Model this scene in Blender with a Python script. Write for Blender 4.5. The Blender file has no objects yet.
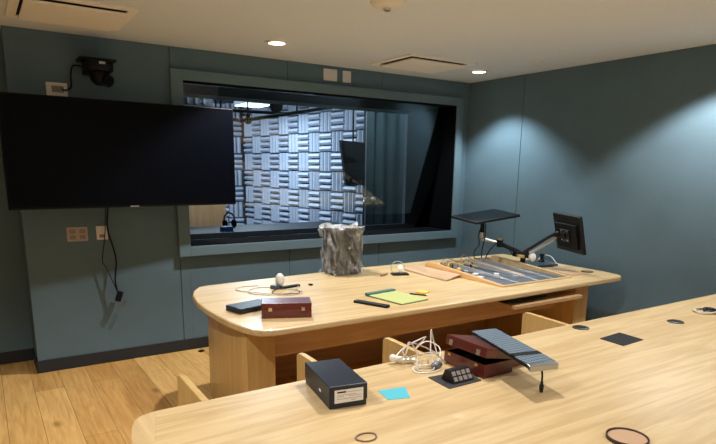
import bpy, bmesh, math, random
from mathutils import Vector, Matrix, Euler
random.seed(4)
C = bpy.context.scene.collection
PI = math.pi
# ------------------------------------------------------------------ materials
def lin(c):
    return tuple(((v/255)/12.92 if v/255 <= .04045 else (((v/255)+.055)/1.055)**2.4) for v in c)
def nt(name):
    m = bpy.data.materials.new(name); m.use_nodes = True
    n = m.node_tree.nodes; l = m.node_tree.links
    return m, n, l, n['Principled BSDF']
def mat(name, col, rough=.5, metal=0, bump=0, bscale=60, var=0, vscale=6, spec=.5, emit=0, ecol=None, coat=0):
    m, n, l, b = nt(name)
    b.inputs['Base Color'].default_value = (*col, 1)
    b.inputs['Roughness'].default_value = rough
    b.inputs['Metallic'].default_value = metal
    b.inputs['Specular IOR Level'].default_value = spec
    b.inputs['Coat Weight'].default_value = coat
    tc = n.new('ShaderNodeTexCoord')
    if var:
        no = n.new('ShaderNodeTexNoise'); no.inputs['Scale'].default_value = vscale; no.inputs['Detail'].default_value = 5
        l.new(tc.outputs['Object'], no.inputs['Vector'])
        cr = n.new('ShaderNodeValToRGB')
        cr.color_ramp.elements[0].position = .3; cr.color_ramp.elements[1].position = .7
        cr.color_ramp.elements[0].color = (*[c*(1-var) for c in col], 1)
        cr.color_ramp.elements[1].color = (*[min(1, c*(1+var)) for c in col], 1)
        l.new(no.outputs['Fac'], cr.inputs['Fac']); l.new(cr.outputs['Color'], b.inputs['Base Color'])
    if bump:
        no = n.new('ShaderNodeTexNoise'); no.inputs['Scale'].default_value = bscale; no.inputs['Detail'].default_value = 4
        l.new(tc.outputs['Object'], no.inputs['Vector'])
        bp = n.new('ShaderNodeBump'); bp.inputs['Strength'].default_value = bump; bp.inputs['Distance'].default_value = .01
        l.new(no.outputs['Fac'], bp.inputs['Height']); l.new(bp.outputs['Normal'], b.inputs['Normal'])
    if emit:
        b.inputs['Emission Color'].default_value = (*(ecol or col), 1)
        b.inputs['Emission Strength'].default_value = emit
    return m
def wood(name, c1, c2, axis='X', rough=.38, s=1.0, coat=.15):
    m, n, l, b = nt(name)
    b.inputs['Roughness'].default_value = rough; b.inputs['Coat Weight'].default_value = coat
    tc = n.new('ShaderNodeTexCoord'); mp = n.new('ShaderNodeMapping')
    sc = {'X': (1.3, 16, 16), 'Y': (16, 1.3, 16), 'Z': (16, 16, 1.3)}[axis]
    mp.inputs['Scale'].default_value = [v*s for v in sc]
    l.new(tc.outputs['Object'], mp.inputs['Vector'])
    # cathedral figure: low frequency noise drives rings, fine noise adds streaks
    n1 = n.new('ShaderNodeTexNoise'); n1.inputs['Scale'].default_value = .55; n1.inputs['Detail'].default_value = 3
    n1.inputs['Distortion'].default_value = .6
    n2 = n.new('ShaderNodeTexNoise'); n2.inputs['Scale'].default_value = 4; n2.inputs['Detail'].default_value = 6
    for q in (n1, n2): l.new(mp.outputs['Vector'], q.inputs['Vector'])
    mu = n.new('ShaderNodeMath'); mu.operation = 'MULTIPLY'; mu.inputs[1].default_value = 9
    l.new(n1.outputs['Fac'], mu.inputs[0])
    sn = n.new('ShaderNodeMath'); sn.operation = 'PINGPONG'; sn.inputs[1].default_value = 1
    l.new(mu.outputs[0], sn.inputs[0])
    mx = n.new('ShaderNodeMath'); mx.operation = 'MULTIPLY_ADD'; mx.inputs[1].default_value = .45
    hf = n.new('ShaderNodeMath'); hf.operation = 'MULTIPLY'; hf.inputs[1].default_value = .55
    l.new(n2.outputs['Fac'], hf.inputs[0])
    l.new(sn.outputs[0], mx.inputs[0]); l.new(hf.outputs[0], mx.inputs[2])
    cr = n.new('ShaderNodeValToRGB')
    cr.color_ramp.elements[0].position = .2; cr.color_ramp.elements[1].position = .8
    cr.color_ramp.elements[0].color = (*c1, 1); cr.color_ramp.elements[1].color = (*c2, 1)
    l.new(mx.outputs[0], cr.inputs['Fac']); l.new(cr.outputs['Color'], b.inputs['Base Color'])
    return m
def floor_mat():
    m, n, l, b = nt('oak_floor')
    b.inputs['Roughness'].default_value = .45
    tc = n.new('ShaderNodeTexCoord'); mp = n.new('ShaderNodeMapping'); mp.inputs['Rotation'].default_value = (0, 0, PI/2)
    l.new(tc.outputs['Object'], mp.inputs['Vector'])
    br = n.new('ShaderNodeTexBrick'); br.inputs['Scale'].default_value = 1; br.inputs['Brick Width'].default_value = 1.5
    br.inputs['Row Height'].default_value = .19; br.inputs['Mortar Size'].default_value = .0015; br.offset = .37
    br.inputs['Color1'].default_value = (.60, .33, .10, 1); br.inputs['Color2'].default_value = (.82, .52, .19, 1)
    br.inputs['Mortar'].default_value = (.22, .12, .05, 1)
    l.new(mp.outputs['Vector'], br.inputs['Vector'])
    m2 = n.new('ShaderNodeMapping'); m2.inputs['Scale'].default_value = (14, 1.1, 1)
    l.new(tc.outputs['Object'], m2.inputs['Vector'])
    no = n.new('ShaderNodeTexNoise'); no.inputs['Scale'].default_value = 2.2; no.inputs['Detail'].default_value = 7; no.inputs['Distortion'].default_value = 1.2
    l.new(m2.outputs['Vector'], no.inputs['Vector'])
    cr = n.new('ShaderNodeValToRGB'); cr.color_ramp.elements[0].position = .3; cr.color_ramp.elements[1].position = .65
    cr.color_ramp.elements[0].color = (.76, .67, .56, 1); cr.color_ramp.elements[1].color = (1, 1, 1, 1)
    l.new(no.outputs['Fac'], cr.inputs['Fac'])
    mx = n.new('ShaderNodeMix'); mx.data_type = 'RGBA'; mx.blend_type = 'MULTIPLY'; mx.inputs['Factor'].default_value = 1
    l.new(br.outputs['Color'], mx.inputs['A']); l.new(cr.outputs['Color'], mx.inputs['B'])
    # knots
    vo = n.new('ShaderNodeTexVoronoi'); vo.inputs['Scale'].default_value = 1.9
    m3 = n.new('ShaderNodeMapping'); m3.inputs['Scale'].default_value = (1.5, .8, 1); l.new(tc.outputs['Object'], m3.inputs['Vector'])
    l.new(m3.outputs['Vector'], vo.inputs['Vector'])
    c2 = n.new('ShaderNodeValToRGB'); c2.color_ramp.elements[0].position = .03; c2.color_ramp.elements[1].position = .11
    c2.color_ramp.elements[0].color = (.45, .36, .28, 1); c2.color_ramp.elements[1].color = (1, 1, 1, 1)
    l.new(vo.outputs['Distance'], c2.inputs['Fac'])
    my = n.new('ShaderNodeMix'); my.data_type = 'RGBA'; my.blend_type = 'MULTIPLY'; my.inputs['Factor'].default_value = .8
    l.new(mx.outputs['Result'], my.inputs['A']); l.new(c2.outputs['Color'], my.inputs['B'])
    l.new(my.outputs['Result'], b.inputs['Base Color'])
    return m
def glass_mat(name, tint=(1, 1, 1), rough=0.0):
    m = bpy.data.materials.new(name); m.use_nodes = True
    n = m.node_tree.nodes; l = m.node_tree.links; n.remove(n['Principled BSDF'])
    t = n.new('ShaderNodeBsdfTransparent'); t.inputs['Color'].default_value = (*tint, 1)
    g = n.new('ShaderNodeBsdfGlossy'); g.inputs['Roughness'].default_value = rough
    f = n.new('ShaderNodeFresnel'); f.inputs['IOR'].default_value = 1.5
    x = n.new('ShaderNodeMixShader')
    l.new(f.outputs[0], x.inputs[0]); l.new(t.outputs[0], x.inputs[1]); l.new(g.outputs[0], x.inputs[2])
    l.new(x.outputs[0], n['Material Output'].inputs['Surface'])
    return m
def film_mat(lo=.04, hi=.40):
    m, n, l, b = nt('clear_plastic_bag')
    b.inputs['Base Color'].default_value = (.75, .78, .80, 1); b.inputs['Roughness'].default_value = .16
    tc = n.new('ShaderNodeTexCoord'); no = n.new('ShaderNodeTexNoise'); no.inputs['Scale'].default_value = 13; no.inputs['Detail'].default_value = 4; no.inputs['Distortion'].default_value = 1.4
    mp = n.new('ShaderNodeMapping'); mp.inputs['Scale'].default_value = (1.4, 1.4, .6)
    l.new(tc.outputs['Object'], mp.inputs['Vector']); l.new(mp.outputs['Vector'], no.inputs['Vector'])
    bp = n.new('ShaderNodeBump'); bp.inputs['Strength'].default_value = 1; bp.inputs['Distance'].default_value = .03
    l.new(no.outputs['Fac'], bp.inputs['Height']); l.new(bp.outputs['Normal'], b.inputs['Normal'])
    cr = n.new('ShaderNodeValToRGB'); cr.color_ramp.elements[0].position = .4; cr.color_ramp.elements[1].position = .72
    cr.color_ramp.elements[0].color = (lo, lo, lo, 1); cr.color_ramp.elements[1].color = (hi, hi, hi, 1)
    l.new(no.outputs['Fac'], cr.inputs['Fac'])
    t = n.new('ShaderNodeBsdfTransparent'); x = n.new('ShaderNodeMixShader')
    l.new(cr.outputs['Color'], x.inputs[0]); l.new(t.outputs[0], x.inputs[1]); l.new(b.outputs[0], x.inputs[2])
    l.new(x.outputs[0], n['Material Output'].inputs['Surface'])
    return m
def checker_mat():
    m, n, l, b = nt('perforated_blue_grey')
    b.inputs['Roughness'].default_value = .5
    tc = n.new('ShaderNodeTexCoord'); mp = n.new('ShaderNodeMapping'); mp.inputs['Rotation'].default_value = (0, 0, PI/4); mp.inputs['Scale'].default_value = (60, 60, 0)
    l.new(tc.outputs['Object'], mp.inputs['Vector'])
    ch = n.new('ShaderNodeTexChecker'); ch.inputs['Scale'].default_value = 1
    ch.inputs['Color1'].default_value = (.16, .225, .29, 1); ch.inputs['Color2'].default_value = (.06, .09, .125, 1)
    l.new(mp.outputs['Vector'], ch.inputs['Vector']); l.new(ch.outputs['Color'], b.inputs['Base Color'])
    return m
M = dict(
    fabric=mat('teal_grey_fabric_wall', (.115, .183, .232), .9, bump=.25, bscale=500, var=.05, vscale=3, spec=.2),
    casing=mat('teal_grey_fabric_casing', (.125, .195, .24), .8, bump=.15, bscale=500, spec=.3),
    backing=mat('dark_joint', (.02, .03, .03), .9),
    ventwhite=mat('vent_white', (.88, .87, .85), .6),
    ceil=mat('ceiling_paint', (.70, .77, .88), .9, bump=.05, bscale=200),
    rear=mat('rear_wall_paint', (.58, .62, .66), .9),
    base=mat('charcoal_rubber_baseboard', (.013, .018, .024), .6),
    floor=floor_mat(),
    maple=wood('pale_maple_top', (.51, .355, .168), (.66, .50, .272), 'X'),
    mapley=wood('pale_maple_end', (.51, .355, .168), (.65, .49, .268), 'Y'),
    maplez=wood('maple_panel', (.52, .34, .125), (.62, .43, .175), 'Z'),
    maplex=wood('maple_apron', (.50, .31, .15), (.62, .41, .22), 'X'),
    plank=wood('loose_board_wood', (.50, .32, .19), (.66, .46, .30), 'Y'),
    orange=wood('orange_wood_cheek', (.60, .33, .13), (.72, .45, .20), 'Y'),
    black=mat('black_plastic', (.010, .010, .012), .45, spec=.28),
    blueblack=mat('blue_black_plastic', (.0035, .005, .010), .5, spec=.2),
    blackm=mat('black_matte', (.011, .012, .015), .75, spec=.25),
    screen=mat('tv_screen_glass', (.0012, .0018, .004), .3, spec=.08),
    bezel=mat('tv_bezel', (.004, .004, .005), .4, spec=.2),
    navy=mat('navy_box_card', (.013, .018, .030), .42, spec=.4),
    label=mat('white_label', (.75, .72, .68), .7),
    ink=mat('black_ink', (.02, .02, .02), .8),
    greyink=mat('grey_ink', (.3, .29, .28), .8),
    cyan=mat('cyan_paper', (.08, .46, .58), .8),
    red=wood('red_mahogany', (.085, .012, .010), (.13, .022, .017), 'Y', .3, 2, .3),
    redx=wood('red_mahogany_box', (.085, .012, .012), (.13, .022, .02), 'X', .3, 2, .3),
    dark=mat('dark_lining', (.01, .008, .008), .9),
    brass=mat('brass', (.75, .55, .25), .3, 1),
    nickel=mat('nickel_latch', (.8, .76, .68), .3, 1),
    silver=mat('silver_metal', (.50, .51, .53), .34, 1),
    alu=mat('grey_metal_tray', (.17, .185, .22), .38, .6, var=.15, vscale=9),
    alu2=mat('light_grey_metal', (.5, .53, .57), .35, .6),
    white=mat('white_plastic', (.80, .79, .76), .4),
    ivory=mat('cream_cable', (.56, .51, .44), .5),
    plate=mat('white_wall_plate', (.70, .69, .69), .5),
    plategrey=mat('grey_wall_plate', (.40, .36, .34), .5),
    insert=mat('grey_insert', (.25, .22, .21), .5),
    yellow=mat('yellow_green_paper', (.44, .49, .19), .8),
    green=mat('teal_green_binding', (.05, .16, .13), .6),
    amber=mat('amber_paper', (.80, .52, .10), .8),
    brown=mat('brown_stick', (.28, .16, .08), .6),
    tan=mat('tan_disc', (.50, .32, .20), .6),
    rim=mat('dark_brown_rim', (.035, .018, .012), .5),
    elastic=mat('brown_elastic', (.22, .15, .10), .7),
    grommet=mat('dark_grey_plastic', (.03, .032, .036), .45),
    speaker=mat('dark_speaker_cabinet', (.045, .038, .032), .55),
    cone=mat('speaker_cone', (.02, .02, .02), .4),
    film=film_mat(), film_lit_top=film_mat(.3, .75), glass=glass_mat('window_glass', (.88, .93, .95)),
    clear=glass_mat('clear_plastic', (.85, .88, .9), .1),
    checker=checker_mat(),
    bluegrey=mat('blue_grey_base', (.07, .09, .12), .35),
    lens=mat('lamp_lens', (1, .95, .85), .5, emit=9, ecol=(1, .93, .82)),
    sound=mat('bluish_white_diffuser', (.42, .46, .55), .5),
    soundshade=mat('diffuser_backing', (.06, .07, .09), .8),  # dark backing colour stands in for shade in the tile grooves
    curtain=mat('dark_teal_curtain', (.05, .085, .095), .75, var=.12, vscale=5),
    drape=mat('black_drape', (.008, .009, .011), .85),
    revealm=mat('black_reveal_lining', (.003, .003, .0035), 1, spec=.05),
    studiograu=mat('studio_grey', (.10, .11, .13), .7),
    slate=mat('slate_counter', (.012, .014, .018), .5, spec=.3),
    lamp=mat('studio_lamp_diffuser', (.8, .9, 1), .5, emit=6, ecol=(.78, .9, 1)),
    pipe=mat('black_steel_pipe', (.012, .013, .016), .8, spec=.15),
    blue=mat('blue_plastic', (.02, .12, .45), .4),
    sand=wood('pale_studio_wood', (.55, .36, .20), (.66, .46, .27), 'Z'),
)
# ------------------------------------------------------------------ mesh builder
class MB:
    def __init__(s): s.bm = bmesh.new()
    def _add(s, verts, faces):
        v = [s.bm.verts.new(p) for p in verts]
        for f in faces:
            try: s.bm.faces.new([v[i] for i in f])
            except ValueError: pass
        return v
    def box(s, x0, x1, y0, y1, z0, z1, rot=None, about=None):
        P = [(x, y, z) for z in (z0, z1) for y in (y0, y1) for x in (x0, x1)]
        if rot:
            c = Vector(about or ((x0+x1)/2, (y0+y1)/2, (z0+z1)/2)); R = Euler(rot).to_matrix()
            P = [tuple(R @ (Vector(p)-c) + c) for p in P]
        s._add(P, [(0, 2, 3, 1), (4, 5, 7, 6), (0, 1, 5, 4), (2, 6, 7, 3), (0, 4, 6, 2), (1, 3, 7, 5)])
        return s
    def prism(s, pts, a, b, axis='Z'):
        # outline pts extruded from a to b; axis Z: (x,y); X: (y,z); Y: (x,z)
        def q(p, t): return {'Z': (p[0], p[1], t), 'X': (t, p[0], p[1]), 'Y': (p[0], t, p[1])}[axis]
        n = len(pts); V = [q(p, a) for p in pts] + [q(p, b) for p in pts]
        F = [tuple(range(n))[::-1], tuple(range(n, 2*n))] + [(i, (i+1) % n, n+(i+1) % n, n+i) for i in range(n)]
        s._add(V, F); return s
    def quadslab(s, pts, t):
        # four 3d points and a thickness along their normal (downwards)
        P = [Vector(p) for p in pts]; nrm = (P[1]-P[0]).cross(P[3]-P[0]).normalized()
        if nrm.z < 0: nrm = -nrm
        V = [tuple(p) for p in P] + [tuple(p-nrm*t) for p in P]
        s._add(V, [(0, 1, 2, 3), (7, 6, 5, 4)] + [(i, 4+i, 4+(i+1) % 4, (i+1) % 4) for i in range(4)])
        return s
    def lathe(s, prof, o=(0, 0, 0), n=24, axis=(0, 0, 1)):
        R = Vector((0, 0, 1)).rotation_difference(Vector(axis)).to_matrix(); o = Vector(o)
        rings = []
        for r, z in prof:
            if r < 1e-6: rings.append([s.bm.verts.new(R @ Vector((0, 0, z)) + o)])
            else: rings.append([s.bm.verts.new(R @ Vector((r*math.cos(2*PI*i/n), r*math.sin(2*PI*i/n), z)) + o) for i in range(n)])
        for A, B in zip(rings, rings[1:]):
            for i in range(n):
                f = [A[i % len(A)], A[(i+1) % len(A)], B[(i+1) % len(B)], B[i % len(B)]]
                f = list(dict.fromkeys(f))
                if len(f) > 2:
                    try: s.bm.faces.new(f)
                    except ValueError: pass
        return s
    def cyl(s, r, z0, z1, o=(0, 0, 0), n=24, axis=(0, 0, 1)):
        return s.lathe([(0, z0), (r, z0), (r, z1), (0, z1)], o, n, axis)
    def ball(s, c, r, n=18, sc=(1, 1, 1)):
        m = n//2
        rings = [(r*math.sin(PI*i/m), -r*math.cos(PI*i/m)) for i in range(m+1)]
        rings[0] = (0, -r); rings[-1] = (0, r)
        start = len(s.bm.verts)
        s.lathe(rings, (0, 0, 0), n); s.bm.verts.ensure_lookup_table()
        for v in s.bm.verts[start:]:
            v.co = Vector((v.co.x*sc[0]+c[0], v.co.y*sc[1]+c[1], v.co.z*sc[2]+c[2]))
        return s
    def tube(s, pts, r, n=8, smooth=6, closed=False):
        P = [Vector(p) for p in pts]
        if smooth > 1:
            Q = []; L = len(P)
            rng = range(L if closed else L-1)
            for i in rng:
                p0 = P[(i-1) % L] if closed or i > 0 else P[i]*2-P[i+1]
                p1 = P[i]; p2 = P[(i+1) % L]
                p3 = P[(i+2) % L] if closed or i+2 < L else p2*2-p1
                for k in range(smooth):
                    t = k/smooth
                    Q.append(.5*((2*p1)+(p2-p0)*t+(2*p0-5*p1+4*p2-p3)*t*t+(3*p1-p0-3*p2+p3)*t**3))
            if not closed: Q.append(P[-1])
            P = Q
        N = len(P); rings = []; up = None
        for i in range(N):
            a = P[i-1] if (i > 0 or closed) else P[i]; b = P[(i+1) % N] if (i < N-1 or closed) else P[i]
            d = (b-a).normalized()
            if up is None: up = d.orthogonal().normalized()
            up = (up - d*up.dot(d)).normalized() if (up - d*up.dot(d)).length > 1e-6 else d.orthogonal().normalized()
            w = d.cross(up)
            rings.append([s.bm.verts.new(P[i]+r*(math.cos(2*PI*k/n)*up+math.sin(2*PI*k/n)*w)) for k in range(n)])
        for i in range(N if closed else N-1):
            A, B = rings[i], rings[(i+1) % N]
            off = 0
            if closed and i == N-1:
                off = min(range(n), key=lambda q: (A[0].co-B[q].co).length)
            for k in range(n):
                try: s.bm.faces.new([A[k], A[(k+1) % n], B[(k+1+off) % n], B[(k+off) % n]])
                except ValueError: pass
        if not closed:
            s.bm.faces.new(rings[0][::-1]); s.bm.faces.new(rings[-1])
        return s
    def build(s, name, m, parent=None, bevel=0, smooth=False, seg=2):
        bmesh.ops.recalc_face_normals(s.bm, faces=s.bm.faces[:])
        me = bpy.data.meshes.new(name); s.bm.to_mesh(me); s.bm.free()
        me.materials.append(m if not isinstance(m, str) else M[m])
        if smooth:
            for p in me.polygons: p.use_smooth = True
            me.set_sharp_from_angle(angle=math.radians(40))
        o = bpy.data.objects.new(name, me); C.objects.link(o)
        if parent is not None:
            root = parent
            off = Vector((0, 0, 0))
            while root is not None: off += root.location; root = root.parent
            if not parent_local(parent): me.transform(Matrix.Translation(-off))
            o.parent = parent
        if bevel:
            b = o.modifiers.new('Bevel', 'BEVEL'); b.width = bevel; b.segments = seg; b.limit_method = 'ANGLE'; b.angle_limit = math.radians(35)
        return o
LOCAL = set()
def parent_local(p):
    while p is not None:
        if p.name in LOCAL: return True
        p = p.parent
    return False
def tag(o, label, cat, group=None):
    o['label'] = label; o['category'] = cat
    if group: o['group'] = group
    return o
def thing(name, label, cat, loc, group=None, rot=None):
    # rot given: parts are authored in the thing's own coordinates; otherwise in world coordinates
    o = bpy.data.objects.new(name, None); C.objects.link(o); o.location = loc; o.empty_display_size = .05
    if rot is not None: o.rotation_euler = rot; LOCAL.add(o.name)
    return tag(o, label, cat, group)
def solo(o, label, cat, group=None):
    # a thing that is one mesh: move its origin to its base
    vs = [v.co for v in o.data.vertices]
    b = Vector(((min(v.x for v in vs)+max(v.x for v in vs))/2, (min(v.y for v in vs)+max(v.y for v in vs))/2, min(v.z for v in vs)))
    o.data.transform(Matrix.Translation(-b)); o.location = b
    return tag(o, label, cat, group)
def struct(o): o['kind'] = 'structure'; return o
# ------------------------------------------------------------------ room shell
H = 2.528; YB = 4.918; XR = 4.65; XL = -2.2; YN = -2.6
WX0, WX1, WZ0, WZ1 = 1.475, 4.443, .925, 2.275        # window opening
struct(MB().box(XL-.1, XR+.1, YN-.1, 5.4, -.1, 0).build('floor', 'floor'))
struct(MB().box(XL-.1, XR+.1, YN-.1, 5.4, H, H+.1).build('ceiling', 'ceil'))
w = MB(); g = .0025
w.box(.25, 1.39-g, YB, 5.30, 0, H)
w.box(1.39+g, WX0, YB, YB+.06, 0, H)
w.box(WX0, 2.43-g, YB, YB+.06, WZ1, H); w.box(2.43+g, 3.47-g, YB, YB+.06, WZ1, H); w.box(3.47+g, WX1, YB, YB+.06, WZ1, H)
w.box(WX0, 2.43-g, YB, YB+.06, 0, WZ0); w.box(2.43+g, 3.47-g, YB, YB+.06, 0, WZ0); w.box(3.47+g, WX1, YB, YB+.06, 0, WZ0)
w.box(WX1, XR, YB, YB+.06, 0, H)
struct(w.build('wall_back', 'fabric', bevel=.002))
w = MB()
for x0, x1, z0, z1 in ((1.38, WX0, 0, H), (WX1, XR+.1, 0, H), (WX0, WX1, 0, WZ0), (WX0, WX1, WZ1, H)):
    w.box(x0, x1, YB+.06, 5.74, z0, z1)
struct(w.build('wall_back_core', 'backing'))
w = MB().box(XL, .25, 5.30, 5.40, 0, H)
struct(w.build('wall_alcove', 'fabric'))
w = MB().box(XR, XR+.06, 4.14+g, YB+.06, 0, H).box(XR, XR+.06, 1.70+g, 4.14-g, 0, H).box(XR, XR+.06, YN, 1.70-g, 0, H)
struct(w.build('wall_right', 'fabric', bevel=.002))
struct(MB().box(XR+.06, XR+.1, YN, YB+.06, 0, H).build('wall_right_core', 'backing'))
struct(MB().box(XL-.1, XL, YN, 5.4, 0, H).build('wall_left', 'rear'))
struct(MB().box(XL-.1, XR+.1, YN-.1, YN, 0, H).build('wall_rear', 'rear'))
struct(MB().box(.242, 4.64, YB-.012, YB, 0, .10).box(.238, .25, YB-.012, 5.30, 0, .10).build('baseboard_back', 'base', bevel=.003))
struct(MB().box(XL, .238, 5.288, 5.30, 0, .10).build('baseboard_alcove', 'base', bevel=.003))
struct(MB().box(XR-.012, XR, YN, YB-.012, 0, .10).build('baseboard_right', 'base', bevel=.003))
# window: fabric covered casing, black lined reveal, leaning pane
wf = MB(); y0, y1 = YB-.045, YB
OX0, OX1, OZ0, OZ1 = 1.378, 4.535, .84, 2.356
wf.box(OX0, WX0, y0, y1, OZ0, OZ1).box(WX1, OX1, y0, y1, OZ0, OZ1).box(WX0, WX1, y0, y1, OZ0, WZ0).box(WX0, WX1, y0, y1, WZ1, OZ1)
win = struct(wf.build('window_1', 'casing', bevel=.003))
rv = MB(); e = .004
rv.box(WX0-.001, WX0+e, YB-.03, 5.74, WZ0, WZ1).box(WX1-e, WX1+.001, YB-.03, 5.74, WZ0, WZ1)
rv.box(WX0, WX1, YB-.03, 5.74, WZ1-e, WZ1+.001).box(WX0, WX1, YB-.03, 5.74, WZ0-.001, WZ0+e)
rv.build('window_reveal', 'revealm', win)
gl = MB(); pt = [(5.02, WZ1-.006), (5.026, WZ1-.006), (5.276, WZ0+.006), (5.27, WZ0+.006)]
gl.prism(pt, WX0+.004, WX1-.004, 'X'); gl.build('window_pane', 'glass', win)
# rear frame of the opening on the studio side
rf = MB().box(WX0, WX1, 5.70, 5.735, WZ1-.035, WZ1-.004)
rf.build('rear_window_rail', 'casing', win)
# ------------------------------------------------------------------ studio beyond the window
struct(MB().box(.2, 6.6, 5.74, 11.2, -.1, 0).build('floor_studio', 'studiograu'))
struct(MB().box(.2, 6.6, 5.74, 11.2, 3.0, 3.1).build('ceiling_studio', 'studiograu'))
w = MB().box(.2, WX0, 5.74, 5.80, 0, 3.0).box(WX1, 6.6, 5.74, 5.80, 0, 3.0).box(WX0, WX1, 5.74, 5.80, 0, WZ0).box(WX0, WX1, 5.74, 5.80, WZ1, 3.0)
struct(w.build('wall_studio_front', 'studiograu'))
struct(MB().box(.1, .2, 5.74, 11.2, 0, 3.0).build('wall_studio_left', 'studiograu'))
struct(MB().box(6.6, 6.7, 5.74, 11.2, 0, 3.0).build('wall_studio_right', 'studiograu'))
struct(MB().box(.1, 6.7, 11.1, 11.2, 0, 3.0).build('wall_studio_back', 'studiograu'))
def diffuser(name, A, B, z0, nz, tile=.305, inward=-1, flip=0):
    # basket weave of three-ridged wedge tiles on a vertical plane from A to B
    A = Vector((*A, 0)); B = Vector((*B, 0)); d = (B-A).normalized(); nrm = Vector((d.y, -d.x, 0))*inward
    n = int((B-A).length/tile); mb = MB()
    def P(u, v, h): q = A + d*u + nrm*h; return (q.x, q.y, z0+v)
    bk = MB(); bk._add([P(0, -z0, 0), P(n*tile, -z0, 0), P(n*tile, 3.0-z0, 0), P(0, 3.0-z0, 0), P(0, -z0, -.05), P(n*tile, -z0, -.05), P(n*tile, 3.0-z0, -.05), P(0, 3.0-z0, -.05)],
            [(0, 1, 2, 3), (7, 6, 5, 4), (0, 4, 5, 1), (1, 5, 6, 2), (2, 6, 7, 3), (3, 7, 4, 0)])
    struct(bk.build(name+'_backing', 'soundshade'))
    prof = [(.022, .0), (.05, .06), (.14, .085), (.25, .075), (.305, .0)]
    gp = .012
    for i in range(n):
        for j in range(nz):
            u0, v0 = i*tile+gp/2, j*tile+gp/2; t = tile-gp
            for k in range(3):
                pr = [((k/3+a)*t, h) for a, h in prof]
                if (i+j+flip) % 2:
                    V = [P(u0+a, v0, h) for a, h in pr] + [P(u0+a, v0+t, h) for a, h in pr]
                else:
                    V = [P(u0, v0+a, h) for a, h in pr] + [P(u0+t, v0+a, h) for a, h in pr]
                m = len(pr)
                mb._add(V, [(q, q+1, m+q+1, m+q) for q in range(m-1)] + [tuple(range(m)), tuple(range(m, 2*m))])
    return struct(mb.build(name, 'sound'))
diffuser('wall_studio_diffuser', (4.88, 7.10), (4.42, 10.80), .32, 8, inward=-1)
diffuser('wall_studio_far', (1.6, 10.85), (4.50, 10.85), .32, 8, inward=1)
# curtain, track, drape
def curtain(name, path, z0, z1, amp, n, m, seed, sweep=None):
    rnd = random.Random(seed); A, B = [Vector((*p, 0)) for p in path]; d = (B-A); L = d.length; d.normalize(); nn = Vector((-d.y, d.x, 0))
    mb = MB(); ph = [rnd.uniform(0, 6) for _ in range(5)]
    R = 14; N = n*8; rows = []
    for side in (0, 1):
        for j in range(R+1):
            v = j/R; row = []
            for i in range(N+1):
                u = i/N; uu = u
                off = amp*(math.sin(u*n*2*PI+ph[0]+.5*math.sin(u*7+ph[1]))*(.6+.4*math.sin(u*11+ph[2]+v*1.5)))
                p = A + d*(uu*L) + nn*(off+side*.006)
                if sweep: p += d*(sweep*(1-v)*(1-u))
                row.append(mb.bm.verts.new((p.x, p.y, z0+(z1-z0)*v)))
            rows.append(row)
    for s_ in (0, 1):
        for j in range(R):
            a, b = rows[s_*(R+1)+j], rows[s_*(R+1)+j+1]
            for i in range(N): mb.bm.faces.new([a[i], a[i+1], b[i+1], b[i]])
    for j in range(R):
        for i in (0, N): mb.bm.faces.new([rows[j][i], rows[j+1][i], rows[R+2+j][i], rows[R+1+j][i]])
    for j in (0, R):
        for i in range(N): mb.bm.faces.new([rows[j][i], rows[j][i+1], rows[R+1+j][i+1], rows[R+1+j][i]])
    return mb.build(name, m, None, smooth=True)
solo(curtain('curtain', ((4.62, 7.0), (6.45, 7.0)), .02, 2.40, .055, 9, 'curtain', 2), 'dark teal pleated curtain hanging behind the studio window', 'curtain')
t = thing('curtain_track', 'pale ceiling track with gliders above the dark teal curtain', 'curtain track', (5.1, 7.0, 2.40))
MB().box(4.6, 6.5, 6.975, 7.025, 2.425, 2.455).build('rail', 'alu2', t)
for k in range(19): MB().box(4.64+k*.1, 4.67+k*.1, 6.985, 7.015, 2.402, 2.425).build('glider', 'alu2', t)
for x in (4.7, 5.6, 6.4): MB().box(x-.01, x+.01, 6.99, 7.01, 2.455, 3.0).build('hanger', 'pipe', t)
# hung monitor panel, microphone stand
t = thing('hanging_monitor', 'black trapezoid monitor hanging against the diffuser tiles in the studio', 'monitor', (4.35, 6.9, 1.36))
MB().prism([(4.205, 1.97), (4.60, 1.95), (4.60, 1.36), (4.30, 1.37)], 6.90, 6.96, 'Y').build('cabinet', 'blackm', t, bevel=.004)
MB().tube([(4.42, 6.93, 1.955), (4.42, 6.93, 3.0)], .012, smooth=1).build('hanging_rod', 'pipe', t)
t = thing('microphone_stand', 'thin pale microphone stand in front of the dark curtain', 'microphone stand', (4.43, 6.62, 0))
MB().cyl(.12, 0, .02, (4.43, 6.62, 0)).build('base', 'pipe', t, smooth=True)
MB().tube([(4.43, 6.62, .02), (4.43, 6.62, 2.36)], .007, smooth=1).build('pole', 'alu2', t)
MB().tube([(4.40, 6.62, 1.15), (4.46, 6.62, 1.21), (4.53, 6.62, 1.18)], .012).ball((4.43, 6.62, 1.19), .022).build('clamp', 'alu2', t, smooth=True)
MB().ball((4.545, 6.60, 1.185), .032, sc=(1.2, 1, 1)).build('microphone', 'white', t, smooth=True)
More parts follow.
